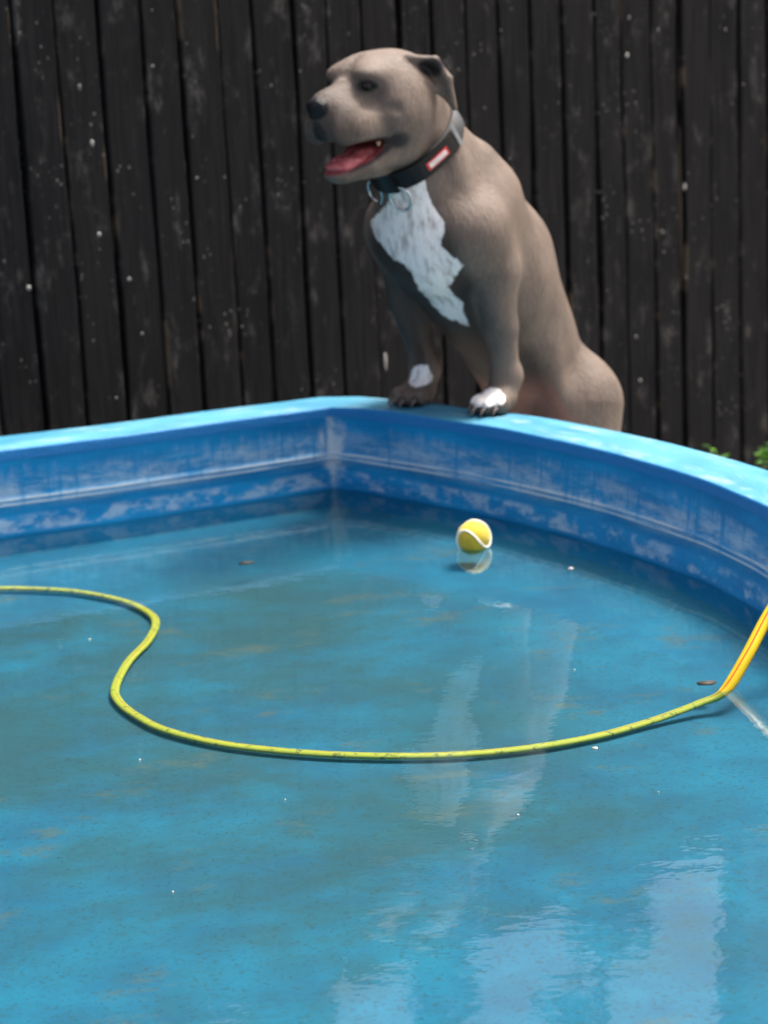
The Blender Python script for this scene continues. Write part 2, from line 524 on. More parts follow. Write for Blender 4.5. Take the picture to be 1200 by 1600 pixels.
def cop_prof(i):
    w = CW[i]
    zt = LIP_Z + wob[i] * 1.2
    out = []
    for off, z, v in [(-.0012, .156, -.02), (-.0014, zt - .005, -.006), (-.0008, zt - .0015, -.002), (.0015, zt - .0004, .0015), (.006, zt, .006), (.03, zt + .0015, .03), (w * .5, zt + .003, w * .5),
                      (w - .02, zt + .001, w - .02), (w - .008, zt - .001, w - .008), (w, zt - .008, w), (w + .002, .12, w + .05), (w + .004, -.1, w + .27), (w + .01, GROUND_Z - .02, w + .5)]:
        t = 0 if off >= 0 else (LIP_Z - z) / LIP_Z
        b = lip[i] * (1 - t) + wat[i] * t
        p = b + nrm[i] * off
        out.append((p[0], p[1], z, v))
    return out
wall = pool_part('pool_wall', wall_prof, mat_wall())
coping = pool_part('coping', cop_prof, mat_coping())
# floor
def disc(path, z, name, mat, parent=None, off=Vector((0, 0, 0)), res=0.06):
    bm = bmesh.new()
    vs_ = [bm.verts.new((p[0] + off.x, p[1] + off.y, z + off.z)) for p in path[:-1]]
    bm.faces.new(vs_)
    bmesh.ops.recalc_face_normals(bm, faces=bm.faces)
    for f_ in bm.faces:
        if f_.normal.z < 0: f_.normal_flip()
    bmesh.ops.triangulate(bm, faces=bm.faces)
    return bm_obj(name, bm, mat, parent, False)
fl_path = wat + (wat - lip) * (-FLOOR_Z / LIP_Z) + nrm * .01
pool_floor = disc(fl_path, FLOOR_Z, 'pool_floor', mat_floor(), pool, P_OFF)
water = disc(wat + nrm * .004, 0.0, 'water', mat_water())
tag(water, kind='structure')

# ------------------------------------------------------------------ fence
FA = np.array([-0.497, 5.0]); FD = np.array([0.823, 0.568]); FD /= np.linalg.norm(FD)
FN = np.array([FD[1], -FD[0]])           # towards the camera
FENCE_TOP = 1.50
fence = empty('board_fence', (FA[0], FA[1], GROUND_Z), math.atan2(FD[1], FD[0]))
tag(fence, 'tall fence of dark stained vertical boards behind the dog', 'fence')
mb, mbb = mat_board(False), mat_board(True)
FH = FENCE_TOP - GROUND_Z
def board(name, t0, w, y, th, mat, h, lean):
    """local: x along the fence, -y towards the camera, z up"""
    V, UV, Fc = [], [], []
    ns = 5
    for i in range(ns + 1):
        z = h * i / ns
        dx = lean * (z - h / 2) + random.gauss(0, .0012)
        e0, e1 = random.gauss(0, .0022), random.gauss(0, .0022)
        cup = random.gauss(0, .001)
        b = .003
        for (x, yy, u) in [(-w / 2 + e0 + b, -th - cup, .04), (w / 2 + e1 - b, -th + cup, .96), (w / 2 + e1, -th + b, 1.0), (w / 2 + e1, 0, 1.0), (-w / 2 + e0, 0, 0.0), (-w / 2 + e0, -th + b, 0.0)]:
            V.append((t0 + dx + x, y + yy, z)); UV.append((u, z))
    for i in range(ns):
        for k in range(6):
            if k == 3: continue
            k2 = (k + 1) % 6
            Fc.append((i * 6 + k, i * 6 + k2, (i + 1) * 6 + k2, (i + 1) * 6 + k))
    Fc.append(tuple(ns * 6 + k for k in range(6)))
    return mesh_obj(name, V, Fc, mat, fence, False, UV)
t = -2.15
joints = []
while t < 4.3:
    w = random.uniform(.082, .102)
    gap = random.uniform(.006, .013)
    board('board', t + w / 2, w, random.uniform(-.007, .004), .019, mb, FH + random.uniform(-.012, .012), random.gauss(0, .0022))
    joints.append(t + w + gap / 2)
    t += w + gap
for j in joints:
    board('board', j, .055, .026, .016, mbb, FH - .03, 0)
def box_bm(x0, x1, y0, y1, z0, z1, bev=0.0):
    bm = bmesh.new()
    bmesh.ops.create_cube(bm, size=1)
    for v in bm.verts:
        v.co = ((x0 + x1) / 2 + v.co.x * (x1 - x0), (y0 + y1) / 2 + v.co.y * (y1 - y0), (z0 + z1) / 2 + v.co.z * (z1 - z0))
    if bev: bmesh.ops.bevel(bm, geom=bm.edges[:], offset=bev, segments=2, affect='EDGES')
    return bm
m_rail = mat_plain('rail_wood', (0.10, 0.08, 0.06), .8)
for z in (.35, 1.0, 1.65):
    bm_obj('rail', box_bm(-2.15, 4.3, .028, .07, z, z + .07), m_rail, fence, False)
for x in (-1.9, -.1, 1.7, 3.5):
    bm_obj('post', box_bm(x, x + .09, .072, .16, 0, FH - .06), m_rail, fence, False)
# bird lime and paint splashes on the boards: (along, z, half width, half height)
m_lime = mat_plain('bird_lime', (0.30, 0.30, 0.285), .8)
m_lime2 = mat_plain('old_paint_fleck', (0.13, 0.13, 0.125), .8)
flecks = [(1.624, .446, .006, .012, 0), (.598, .113, .005, .022, 0), (-.164, .837, .005, .007, 1), (-.144, .714, .005, .006, 0), (.115, .612, .006, .006, 0),
          (-.078, .402, .007, .005, 1),
          (-.145, .511, .005, .005, 0), (-.328, .414, .006, .006, 0), (.175, .483, .005, .005, 1), (1.145, .468, .007, .006, 1), (1.127, .449, .005, .005, 1)]
for k in range(46):
    s_ = random.uniform(.0022, .0048)
    flecks.append((random.uniform(-.5, 2.1), random.uniform(-.1, 1.1), s_, s_ * random.uniform(.8, 1.6), random.choice([0, 1, 1])))
for (a, z, hw, hh, kind) in flecks:
    near = min(joints, key=lambda j: abs(j - a))
    if abs(near - a) < .012: a += .018
    V = [(a, -.0255, z - GROUND_Z)]
    nn = 9
    for ring, yy in ((.6, -.0245), (1.0, -.0215)):
        for q in range(nn):
            rr = ring * random.uniform(.7, 1.15)
            an = 2 * math.pi * q / nn
            V.append((a + hw * rr * math.cos(an), yy, z - GROUND_Z + hh * rr * math.sin(an)))
    Fc = [(0, 1 + (q + 1) % nn, 1 + q) for q in range(nn)]
    Fc += [(1 + q, 1 + (q + 1) % nn, 1 + nn + (q + 1) % nn, 1 + nn + q) for q in range(nn)]
    mesh_obj('splash', V, Fc, m_lime2 if kind else m_lime, fence, True)

# ------------------------------------------------------------------ leafy things
def leaf_cluster(name, centers, n, size, mat, parent=None, flat=.5):
    V, Fc = [], []
    for k in range(n):
        c, r = random.choice(centers)
        d = Vector((random.gauss(0, 1), random.gauss(0, 1), random.gauss(0, 1))).normalized() * (random.random() ** .45)
        p = Vector(c) + Vector((d.x * r[0], d.y * r[1], d.z * r[2]))
        s = size * random.uniform(.6, 1.3)
        ax = Vector((random.gauss(0, 1), random.gauss(0, 1), random.gauss(0, .6) - .2)).normalized()
        sd = ax.cross(Vector((random.gauss(0, .4), random.gauss(0, .4), 1))).normalized()
        up = sd.cross(ax).normalized()
        b = len(V)
        V += [p, p + ax * s * .45 + sd * s * .3 + up * s * .06, p + ax * s, p + ax * s * .45 - sd * s * .3 + up * s * .06]
        Fc += [(b, b + 1, b + 2), (b, b + 2, b + 3)]
    return mesh_obj(name, V, Fc, mat, parent, False)
m_leaf = mat_leaf('weed_leaf', (0.035, 0.13, 0.012), (0.09, 0.24, 0.02))
m_tleaf = mat_leaf('tree_leaf', (0.03, 0.06, 0.015), (0.07, 0.12, 0.03))
m_bark = mat_plain('bark', (0.10, 0.075, 0.055), .9)
def weed(x, y, h, w, label, n):
    r = empty('weed', (x, y, GROUND_Z))
    tag(r, label, 'weed')
    cs = []
    for k in range(7):
        a = random.uniform(0, 6.28); q = random.uniform(.2, 1) * w
        tip = np.array([math.cos(a) * q, math.sin(a) * q, h * random.uniform(.7, 1)])
        pa = catmull([(0, 0, 0), tuple(tip * .5 + np.array([0, 0, h * .12])), tuple(tip)], 3)
        V, Fc, UV = tube(pa, np.linspace(.004, .0015, len(pa)), seg=5, up=(1, 0, .01))
        mesh_obj('stem', V, Fc, m_leaf, r)
        cs.append((tuple(tip - np.array([0, 0, h * .15])), (w * .55, w * .55, h * .22)))
    leaf_cluster('foliage', cs, n, .028, m_leaf, r)
weed(1.065, 5.60, .195, .055, 'bright green leafy weed at the fence foot, the larger clump', 420)
weed(.875, 5.66, .18, .035, 'small green weed sprig at the fence foot', 30)
def tree(x, y, h, r, label):
    o = empty('tree', (x, y, GROUND_Z))
    tag(o, label, 'tree', 'slender trees beyond the fence')
    pa = catmull([(0, 0, 0), (.06, .03, h * .35), (-.05, .06, h * .7), (0, 0, h)], 5)
    V, Fc, UV = tube(pa, np.linspace(.14, .02, len(pa)), seg=9, up=(1, 0, .01))
    mesh_obj('trunk', V, Fc, m_bark, o)
    cs = []
    for k in range(26):
        q = random.uniform(.18, .98); a = random.uniform(0, 6.28)
        rr = r * (1.05 - abs(q - .45)) * random.uniform(.2, .8)
        cs.append(((math.cos(a) * rr, math.sin(a) * rr, h * q), (r * .45, r * .45, r * .9)))
    for c, _r_ in cs[:8]:
        pb = catmull([(0, 0, c[2] - .7), (c[0] * .6, c[1] * .6, c[2] - .3), c], 3)
        V, Fc, UV = tube(pb, np.linspace(.04, .008, len(pb)), seg=6, up=(1, 0, .01))
        mesh_obj('limb', V, Fc, m_bark, o)
    leaf_cluster('crown', cs, 4200, .22, m_tleaf, o)
tree(-1.15, 20.0, 12.5, .55, 'leftmost of three slender trees beyond the fence, mirrored in the water')
tree(0.40, 20.5, 12.0, .50, 'middle of three slender trees beyond the fence, mirrored in the water')
tree(2.00, 20.0, 13.0, .62, 'rightmost of three slender trees beyond the fence, mirrored in the water')

# neighbouring house end beyond the fence, seen only as a straight dark edge mirrored in the water
def mat_render_wall():
    t = NT('grey_render')
    c = t.coord('Object')
    n = t.noise(c, 4, 7, .65)
    return t.finish(t.mix(t.ramp(n, .3, .7), (0.16, 0.16, 0.155), (0.24, 0.235, 0.225)), .9, t.bump(t.noise(c, 60, 5), .4, .01))
house = empty('neighbour_house', (2.55, 9.13, GROUND_Z), math.radians(-10))
tag(house, 'grey rendered house end beyond the fence, mirrored at the right water edge', 'house')
bm_obj('wall', box_bm(-1.0, 5.0, 0, 5, 0, 4.6), mat_render_wall(), house, False)
V = [(-1.15, -.3, 4.6), (5.2, -.3, 4.6), (5.2, 5.3, 4.6), (-1.15, 5.3, 4.6), (-1.15, 2.5, 6.6), (5.2, 2.5, 6.6)]
mesh_obj('roof', V, [(0, 1, 5, 4), (2, 3, 4, 5), (0, 4, 3), (1, 2, 5), (3, 2, 1, 0)], mat_plain('roof_slate', (0.06, 0.06, 0.065), .8), house, False)

# ------------------------------------------------------------------ implicit-surface modeller
class Vol:
    def __init__(s, lo, hi, h):
        s.lo = np.array(lo, np.float32); s.h = h
        s.n = np.ceil((np.array(hi) - s.lo) / h).astype(int) + 1
        s.D = np.full(s.n, 1.0, np.float32)
        s.ax = [s.lo[i] + h * np.arange(s.n[i], dtype=np.float32) for i in range(3)]
    def apply(s, fn, bmin, bmax, k, sub=False):
        pad = k + .03
        i0 = np.clip(np.floor((np.array(bmin) - pad - s.lo) / s.h).astype(int), 0, s.n - 1)
        i1 = np.clip(np.ceil((np.array(bmax) + pad - s.lo) / s.h).astype(int) + 1, 1, s.n)
        if (i1 <= i0).any(): return
        sl = tuple(slice(a, b) for a, b in zip(i0, i1))
        X = s.ax[0][sl[0]][:, None, None]; Y = s.ax[1][sl[1]][None, :, None]; Z = s.ax[2][sl[2]][None, None, :]
        d = fn(X, Y, Z)
        A = s.D[sl]
        if not sub:
            t = np.clip(.5 + .5 * (A - d) / k, 0, 1)
            s.D[sl] = A * (1 - t) + d * t - k * t * (1 - t)
        else:
            t = np.clip(.5 - .5 * (A + d) / k, 0, 1)
            s.D[sl] = A * (1 - t) - d * t + k * t * (1 - t)
    def cone(s, a, b, ra, rb, k=.03, sub=False):
        a = np.array(a, np.float32); b = np.array(b, np.float32); ab = b - a; q = float(ab @ ab) + 1e-9
        def fn(X, Y, Z):
            x, y, z = X - a[0], Y - a[1], Z - a[2]
            t = np.clip((x * ab[0] + y * ab[1] + z * ab[2]) / q, 0, 1)
            return np.sqrt((x - t * ab[0]) ** 2 + (y - t * ab[1]) ** 2 + (z - t * ab[2]) ** 2) - (ra + (rb - ra) * t)
        m = max(ra, rb)
        s.apply(fn, np.minimum(a, b) - m, np.maximum(a, b) + m, k, sub)
    def ell(s, c, r, k=.03, R=None, sub=False):
        c = np.array(c, np.float32); r = np.array(r, np.float32)
        R = np.eye(3) if R is None else np.array(R)          # columns = local axes
        def fn(X, Y, Z):
            x, y, z = X - c[0], Y - c[1], Z - c[2]
            u = x * R[0, 0] + y * R[1, 0] + z * R[2, 0]
            v = x * R[0, 1] + y * R[1, 1] + z * R[2, 1]
            w = x * R[0, 2] + y * R[1, 2] + z * R[2, 2]
            k0 = np.sqrt((u / r[0]) ** 2 + (v / r[1]) ** 2 + (w / r[2]) ** 2)
            k1 = np.sqrt((u / r[0] ** 2) ** 2 + (v / r[1] ** 2) ** 2 + (w / r[2] ** 2) ** 2) + 1e-6
            return k0 * (k0 - 1) / k1
        m = float(r.max())
        s.apply(fn, c - m, c + m, k, sub)
    def tri(s, a, b, c, th, k=.01):
        a, b, c = (np.array(q, np.float32) for q in (a, b, c))
        ba, cb, ac = b - a, c - b, a - c
        nor = np.cross(ba, ac)
        def dot(u, X): return u[0] * X[0] + u[1] * X[1] + u[2] * X[2]
        def fn(X, Y, Z):
            pa = (X - a[0], Y - a[1], Z - a[2]); pb = (X - b[0], Y - b[1], Z - b[2]); pc = (X - c[0], Y - c[1], Z - c[2])
            def e(v, p):
                t = np.clip(dot(v, p) / float(v @ v), 0, 1)
                return (v[0] * t - p[0]) ** 2 + (v[1] * t - p[1]) ** 2 + (v[2] * t - p[2]) ** 2
            ins = np.sign(dot(np.cross(ba, nor), pa)) + np.sign(dot(np.cross(cb, nor), pb)) + np.sign(dot(np.cross(ac, nor), pc))
            d2 = np.where(ins < 2, np.minimum(np.minimum(e(ba, pa), e(cb, pb)), e(ac, pc)), dot(nor, pa) ** 2 / float(nor @ nor))
            return np.sqrt(d2) - th
        P = np.stack([a, b, c])
        s.apply(fn, P.min(0) - th, P.max(0) + th, k)
    def sample(s, P):
        q = (np.asarray(P) - s.lo) / s.h
        i = np.clip(np.floor(q).astype(int), 0, s.n - 2); f = q - i
        out = 0
        for dx in (0, 1):
            for dy in (0, 1):
                for dz in (0, 1):
                    w = (f[..., 0] if dx else 1 - f[..., 0]) * (f[..., 1] if dy else 1 - f[..., 1]) * (f[..., 2] if dz else 1 - f[..., 2])
                    out = out + w * s.D[i[..., 0] + dx, i[..., 1] + dy, i[..., 2] + dz]
        return out
    def mesh(s, smooth=2):
        D = s.D; S = D < 0
        nx, ny, nz = D.shape
        cnt = np.zeros((nx - 1, ny - 1, nz - 1), np.int8)
        for dx in (0, 1):
            for dy in (0, 1):
                for dz in (0, 1):
                    cnt += S[dx:nx - 1 + dx, dy:ny - 1 + dy, dz:nz - 1 + dz]
        act = np.argwhere((cnt > 0) & (cnt < 8))
        idx = -np.ones(cnt.shape, np.int32)
        idx[tuple(act.T)] = np.arange(len(act))
        acc = np.zeros((len(act), 3)); num = np.zeros(len(act))
        corners = np.array([(a, b, c) for a in (0, 1) for b in (0, 1) for c in (0, 1)])
        for i in range(8):
            for j in range(i + 1, 8):
                if np.abs(corners[i] - corners[j]).sum() != 1: continue
                A = act + corners[i]; B = act + corners[j]
                da = D[tuple(A.T)]; db = D[tuple(B.T)]
                m = (da < 0) != (db < 0)
                t = np.where(m, da / np.where(m, da - db, 1), 0)
                p = A + (B - A) * t[:, None]
                acc[m] += p[m]; num[m] += 1
        V = acc / num[:, None] * s.h + s.lo
        quads = []
        for ax in range(3):
            o1, o2 = [(1, 2), (2, 0), (0, 1)][ax]
            sl0 = [slice(None)] * 3; sl1 = [slice(None)] * 3
            sl0[ax] = slice(0, -1); sl1[ax] = slice(1, None)
            a, b = S[tuple(sl0)], S[tuple(sl1)]
            for flip, msk in ((False, a & ~b), (True, ~a & b)):
                e = np.argwhere(msk)
                ok = (e[:, o1] > 0) & (e[:, o2] > 0) & (e[:, o1] < D.shape[o1] - 1) & (e[:, o2] < D.shape[o2] - 1)
                e = e[ok]
                def at(d1, d2):
                    q = e.copy(); q[:, o1] += d1; q[:, o2] += d2
                    return idx[tuple(q.T)]
                Q = np.stack([at(-1, -1), at(0, -1), at(0, 0), at(-1, 0)], 1)
                quads.append(Q[:, ::-1] if flip else Q)
        Q = np.vstack(quads)
        for _ in range(smooth):
            A = np.zeros_like(V); N = np.zeros(len(V))
            for k in range(4):
                np.add.at(A, Q[:, k], V[Q[:, (k + 1) % 4]]); np.add.at(N, Q[:, k], 1)
                np.add.at(A, Q[:, k], V[Q[:, (k + 3) % 4]]); np.add.at(N, Q[:, k], 1)
            V = V * .45 + .55 * A / N[:, None]
        return V, Q

def np_mesh(name, V, Q, mat, parent):
    me = bpy.data.meshes.new(name)
    me.vertices.add(len(V)); me.vertices.foreach_set('co', np.asarray(V, np.float32).ravel())
    me.loops.add(Q.size); me.loops.foreach_set('vertex_index', Q.astype(np.int32).ravel())
    me.polygons.add(len(Q)); me.polygons.foreach_set('loop_start', np.arange(0, Q.size, 4, dtype=np.int32))
    me.update(calc_edges=True)
    me.validate()
    me.polygons.foreach_set('use_smooth', [True] * len(me.polygons))
    me.materials.append(mat)
    o = bpy.data.objects.new(name, me)
    COL.objects.link(o)
    o.parent = parent
    return o

def sstep(x, a, b):
    t = np.clip((x - a) / (b - a), 0, 1)
    return t * t * (3 - 2 * t)

# ------------------------------------------------------------------ dog
# dog frame: x forward, y to its left, z up from the coping top; origin midway between the front paws
DOG_O = (0.153, 4.378, LIP_Z + .003)
DOG_A = math.radians(38)
dog_rz = math.atan2(-math.cos(DOG_A), -math.sin(DOG_A))
dog = empty('dog', (DOG_O[0], DOG_O[1], GROUND_Z), dog_rz)
tag(dog, 'grey fawn dog with white chest, front paws up on the pool edge', 'dog')
DZ = DOG_O[2] - GROUND_Z                 # parts are lowered into the root's frame by this much
GZ = -DZ                                 # ground in the dog frame

HC = np.array([0.168, -0.005, 0.649])    # skull centre
hy, hp = math.radians(-8), math.radians(2)
Hf = np.array([math.cos(hy) * math.cos(hp), math.sin(hy) * math.cos(hp), math.sin(hp)])
Hl = np.array([-math.sin(hy), math.cos(hy), 0.0])
Hu = np.cross(Hf, Hl)
HR = np.stack([Hf, Hl, Hu], 1)
def hp_(p): return HC + HR @ np.array(p, float)

vol = Vol((-.75, -.30, GZ - .01), (.44, .30, .80), .004)
# trunk: overlapping ellipsoids along the back, long axis leaning back and down
TRK = np.stack([np.array([-.55, 0, -.835]), np.array([0, 1, 0]), np.array([.835, 0, -.55])], 1)
def trunk(c, r, k=.05): vol.ell(c, r, k, TRK)
trunk((.000, 0, .385), (.15, .122, .135), .02)        # forechest
trunk((-.105, 0, .285), (.19, .128, .150), .06)       # ribcage
trunk((-.205, 0, .155), (.18, .114, .122), .07)       # rear ribs
trunk((-.300, 0, .045), (.15, .092, .088), .07)       # loin
vol.ell((-.360, 0, -.05), (.085, .092, .110), .06)    # pelvis
vol.cone((-.055, 0, .465), (-.20, 0, .30), .050, .074, .06)   # withers
vol.cone((-.20, 0, .30), (-.345, 0, .03), .075, .060, .06)   # spine
vol.ell((.085, 0, .36), (.060, .085, .10), .05)       # breast
# neck
vol.cone((-.010, 0, .445), (.100, -.003, .592), .097, .077, .06)
vol.cone((.055, 0, .42), (.150, -.004, .560), .078, .060, .045)
for sd in (1, -1):
    # shoulder blade, upper arm, forearm
    vol.cone((-.075, sd * .062, .430), (.035, sd * .088, .365), .048, .062, .05)
    vol.cone((.035, sd * .090, .365), (-.005, sd * .105, .285), .062, .050, .045)
    vol.ell((-.030, sd * .105, .285), (.030, .026, .036), .03)                   # elbow point
    vol.cone((-.004, sd * .111, .280), (-.022, sd * .107, .17), .043, .034, .02)
    vol.cone((-.022, sd * .107, .17), (-.045, sd * .102, .065), .034, .0255, .015)
    vol.ell((-.045, sd * .102, .068), (.029, .029, .028), .02)                   # wrist
    vol.ell((-.070, sd * .102, .060), (.011, .012, .013), .012)                 # carpal pad
    vol.cone((-.045, sd * .102, .065), (-.026, sd * .101, .028), .027, .028, .02)
    vol.ell((-.008, sd * .101, .024), (.040, .035, .023), .02)
    for q, (tf, tl) in enumerate([(.016, -.029), (.032, -.010), (.032, .011), (.016, .030)]):
        vol.ell((tf, sd * .101 + tl, .019), (.022, .0125, .0185), .005)
    # hind leg (the right one stands further back)
    hx = 0.0 if sd > 0 else -.085
    hl = sd * (1.0 if sd > 0 else .82)
    vol.ell((-.352 + hx * .4, hl * .074, -.085), (.090, .060, .130), .05)
    vol.cone((-.350 + hx * .5, hl * .082, -.05), (-.315 + hx, hl * .104, -.235), .090, .062, .05)
    vol.cone((-.315 + hx, hl * .104, -.235), (-.465 + hx, hl * .103, -.395), .058, .028, .03)
    vol.cone((-.465 + hx, hl * .103, -.395), (-.440 + hx, hl * .103, GZ + .05), .026, .024, .02)
    vol.ell((-.405 + hx, hl * .103, GZ + .024), (.055, .036, .026), .02)
    for q, (tf, tl) in enumerate([(-.371, -.028), (-.355, -.010), (-.355, .010), (-.371, .028)]):
        vol.ell((tf + hx, hl * .103 + tl, GZ + .018), (.022, .0125, .018), .006)
    # flank fold
    vol.cone((-.195, sd * .085, .10), (-.280 - (0 if sd > 0 else .05), sd * .085, -.10), .020, .028, .05)
# tail, hanging close behind the thighs
vol.cone((-.425, 0, -.07), (-.465, 0, -.18), .028, .020, .03)
vol.cone((-.465, 0, -.18), (-.465, 0, -.38), .020, .008, .02)

for sd in (1, -1):
    vol.ell((-.050, sd * .104, .345), (.034, .028, .064), .016)                         # triceps
    vol.ell((.040, sd * .108, .375), (.036, .030, .062), .016)                          # point of the shoulder
    vol.ell((.006, sd * .118, .232), (.030, .027, .058), .014)                          # forearm muscle
    vol.cone((.085, sd * .062, .545), (.050, sd * .078, .430), .026, .034, .018)        # side of the neck
    vol.cone((-.040, sd * .058, .500), (-.120, sd * .074, .370), .030, .034, .022)      # edge of the shoulder blade
    if sd > 0: vol.ell((-.285, .088, -.130), (.052, .040, .085), .02)                   # front of the thigh
    vol.ell((-.135, sd * .098, .245), (.060, .034, .090), .03)                          # ribs

# head (head frame: forward, left, up)
def hE(c, r, k=.02, pitch=0.0, yaw=0.0, sub=False):
    cp, sp, cy, sy = math.cos(pitch), math.sin(pitch), math.cos(yaw), math.sin(yaw)
    L = np.array([[cy * cp, -sy, -cy * sp], [sy * cp, cy, -sy * sp], [sp, 0, cp]])
    vol.ell(hp_(c), r, k, HR @ L, sub)
def hC(a, b, ra, rb, k=.02, sub=False): vol.cone(hp_(a), hp_(b), ra, rb, k, sub)
hE((-.005, 0, .010), (.098, .088, .070), .04)
hE((.058, 0, .026), (.052, .068, .042), .03)            # forehead
for sd in (1, -1):
    hE((.010, sd * .064, -.040), (.066, .040, .062), .03)       # cheek
    hE((.088, sd * .040, .034), (.024, .022, .015), .02)        # brow
hE((.112, 0, -.036), (.070, .054, .041), .03)           # muzzle
hC((.080, 0, .002), (.162, 0, -.016), .030, .024, .02)  # bridge
hE((.150, 0, -.042), (.032, .046, .038), .018)          # snout end
for sd in (1, -1):
    hE((.130, sd * .037, -.064), (.050, .020, .036), .014)      # flews
    hE((.085, sd * .050, -.062), (.052, .016, .028), .018)
hE((.160, 0, -.064), (.018, .028, .025), .014)          # lip under the nose
hE((.184, 0, -.022), (.015, .025, .018), .005)          # nose
hE((.198, .0125, -.028), (.008, .006, .006), .004, sub=True)
hE((.198, -.0125, -.028), (.008, .006, .006), .004, sub=True)
hC((.194, 0, -.038), (.186, 0, -.085), .003, .003, .006, sub=True)
# jaw hinge and throat, mouth opening, then the lower jaw
hE((-.01, 0, -.080), (.078, .062, .050), .04)
MC, MRr, MP = np.array([.136, 0, -.117]), np.array([.104, .085, .025]), -.30
hE(MC, MRr, .006, pitch=MP, sub=True)
for sd in (1, -1):
    hC((.004, sd * .050, -.104), (.085, sd * .037, -.136), .026, .016, .02)
    hC((.085, sd * .037, -.136), (.128, sd * .014, -.148), .016, .014, .012)
hE((.130, 0, -.150), (.020, .027, .015), .012)
hE((.075, 0, -.150), (.075, .036, .012), .015)
# eyes: narrow sockets under the brow
EYES = [np.array([.098, sd * .047, .014]) for sd in (1, -1)]
for e in EYES:
    vol.ell(hp_(e + np.array([.007, np.sign(e[1]) * .007, 0])), (.0145, .0145, .0026), .0035, HR, True)
# fold behind the cheek, furrow between the eyes, line under the eye
for sd in (1, -1):
    hC((-.052, sd * .094, .0), (-.030, sd * .092, -.105), .005, .005, .018, True)
    hC((.060, sd * .088, -.030), (.110, sd * .055, -.022), .003, .003, .014, True)
    hC((.055, sd * .098, -.085), (.030, sd * .108, -.060), .003, .003, .012, True)
hC((.075, 0, .075), (.105, 0, .030), .004, .004, .016, True)
# ears: folded back against the neck
for sd in (1, -1):
    b0 = hp_((.002, sd * .062, .062)); inn = hp_((-.040, sd * .066, .035))
    m0 = hp_((-.034, sd * .098, .056)); m1 = hp_((-.050, sd * .116, .022))
    tip = hp_((-.070, sd * .112, -.034))
    low = hp_((-.055, sd * .092, -.004))
    vol.tri(b0, m0, inn, .004, .008)
    vol.tri(inn, m0, m1, .0035, .006); vol.tri(inn, m1, low, .0035, .006); vol.tri(low, m1, tip, .0035, .006)
    vol.cone(b0, m0, .0080, .0085, .006); vol.cone(m0, m1, .0085, .0075, .006); vol.cone(m1, tip, .0075, .0050, .006)
    vol.cone(hp_((-.018, sd * .086, .018)), low, .0065, .005, .008); vol.cone(low, tip, .005, .004, .006)

DV, DQ = vol.mesh(2)
# --- coat markings as vertex masks (fixed to the dog)
eps = .006
grad = np.stack([vol.sample(DV + np.eye(3)[i] * eps) - vol.sample(DV - np.eye(3)[i] * eps) for i in range(3)], 1)
NRM = grad / (np.linalg.norm(grad, axis=1)[:, None] + 1e-9)
hv = (DV - HC) @ HR                      # head coordinates
ROT = np.array([[-math.sin(DOG_A), math.cos(DOG_A), 0], [-math.cos(DOG_A), -math.sin(DOG_A), 0], [0, 0, 1]])   # dog frame -> world
WV = DV @ ROT.T + np.array(DOG_O)
CR, CU, CF = np.array(_r), np.array(_u), np.array(_f)
rel = WV - np.array([0, 0, CAM_H])
# a flat projection of the chest outline onto the front of the body, in photo units
PX = 600 + F_PX * (rel @ CR) / (rel @ CF); PY = 800 - F_PX * (rel @ CU) / (rel @ CF)
facing = -(NRM @ ROT.T * rel).sum(1)
def poly_sd(x, y, poly):
    P = np.array(poly, float)
    d = np.full(len(x), 1e9); ins = np.zeros(len(x), bool)
    for i in range(len(P)):
        a, b = P[i], P[(i + 1) % len(P)]
        e = b - a
        t = np.clip(((x - a[0]) * e[0] + (y - a[1]) * e[1]) / (e @ e), 0, 1)
        d = np.minimum(d, np.hypot(x - a[0] - t * e[0], y - a[1] - t * e[1]))
        c = ((a[1] <= y) & (b[1] > y)) | ((b[1] <= y) & (a[1] > y))
        ins ^= c & (x < a[0] + (y - a[1]) / (e[1] if abs(e[1]) > 1e-9 else 1e-9) * e[0])
    return np.where(ins, d, -d)
chest = [(622, 278), (664, 276), (672, 314), (698, 348), (690, 384), (724, 414), (702, 448), (722, 472), (734, 512), (692, 496), (654, 452), (640, 424), (606, 396), (582, 366), (579, 345), (600, 322)]
mw = sstep(poly_sd(PX, PY, chest), -12, 14) * (facing > 0) * (DV[:, 0] > -.14) * (np.abs(DV[:, 1]) < .14)
# white socks: toes of the left paw, instep of the right
pawL = sstep(DV[:, 0], -.012, .012) * sstep(np.hypot((DV[:, 0] - .03) / 1.0, (DV[:, 1] - .097) / 1.1) * -1, -.050, -.030) * sstep(DV[:, 2], .016, .026) * (DV[:, 2] < .09)
pawR = sstep(-np.sqrt(((DV[:, 0] + .012) / .036) ** 2 + ((DV[:, 1] + .090) / .024) ** 2 + ((DV[:, 2] - .056) / .030) ** 2), -1.5, -.4)
mw = np.maximum(mw, np.maximum(pawL, pawR) * .95)
below = DV[:, 2] < -.45
md = np.zeros(len(DV)); mm = np.zeros(len(DV)); mp = np.zeros(len(DV)); mg = np.zeros(len(DV))
f_, l_, u_ = hv[:, 0], hv[:, 1], hv[:, 2]
inhead = (f_ > -.02) & (np.abs(l_) < .12) & (u_ > -.20) & (u_ < .1)
def hblob(c, r): return np.sqrt((((hv - np.array(c)) / np.array(r)) ** 2).sum(1))
md = np.maximum(md, sstep(-hblob((.186, 0, -.024), (.021, .028, .021)), -1.15, -.95))          # nose
md = np.maximum(md, sstep(-hblob((.176, 0, -.070), (.020, .018, .030)), -1.1, -.7) * .8)          # front of the lip
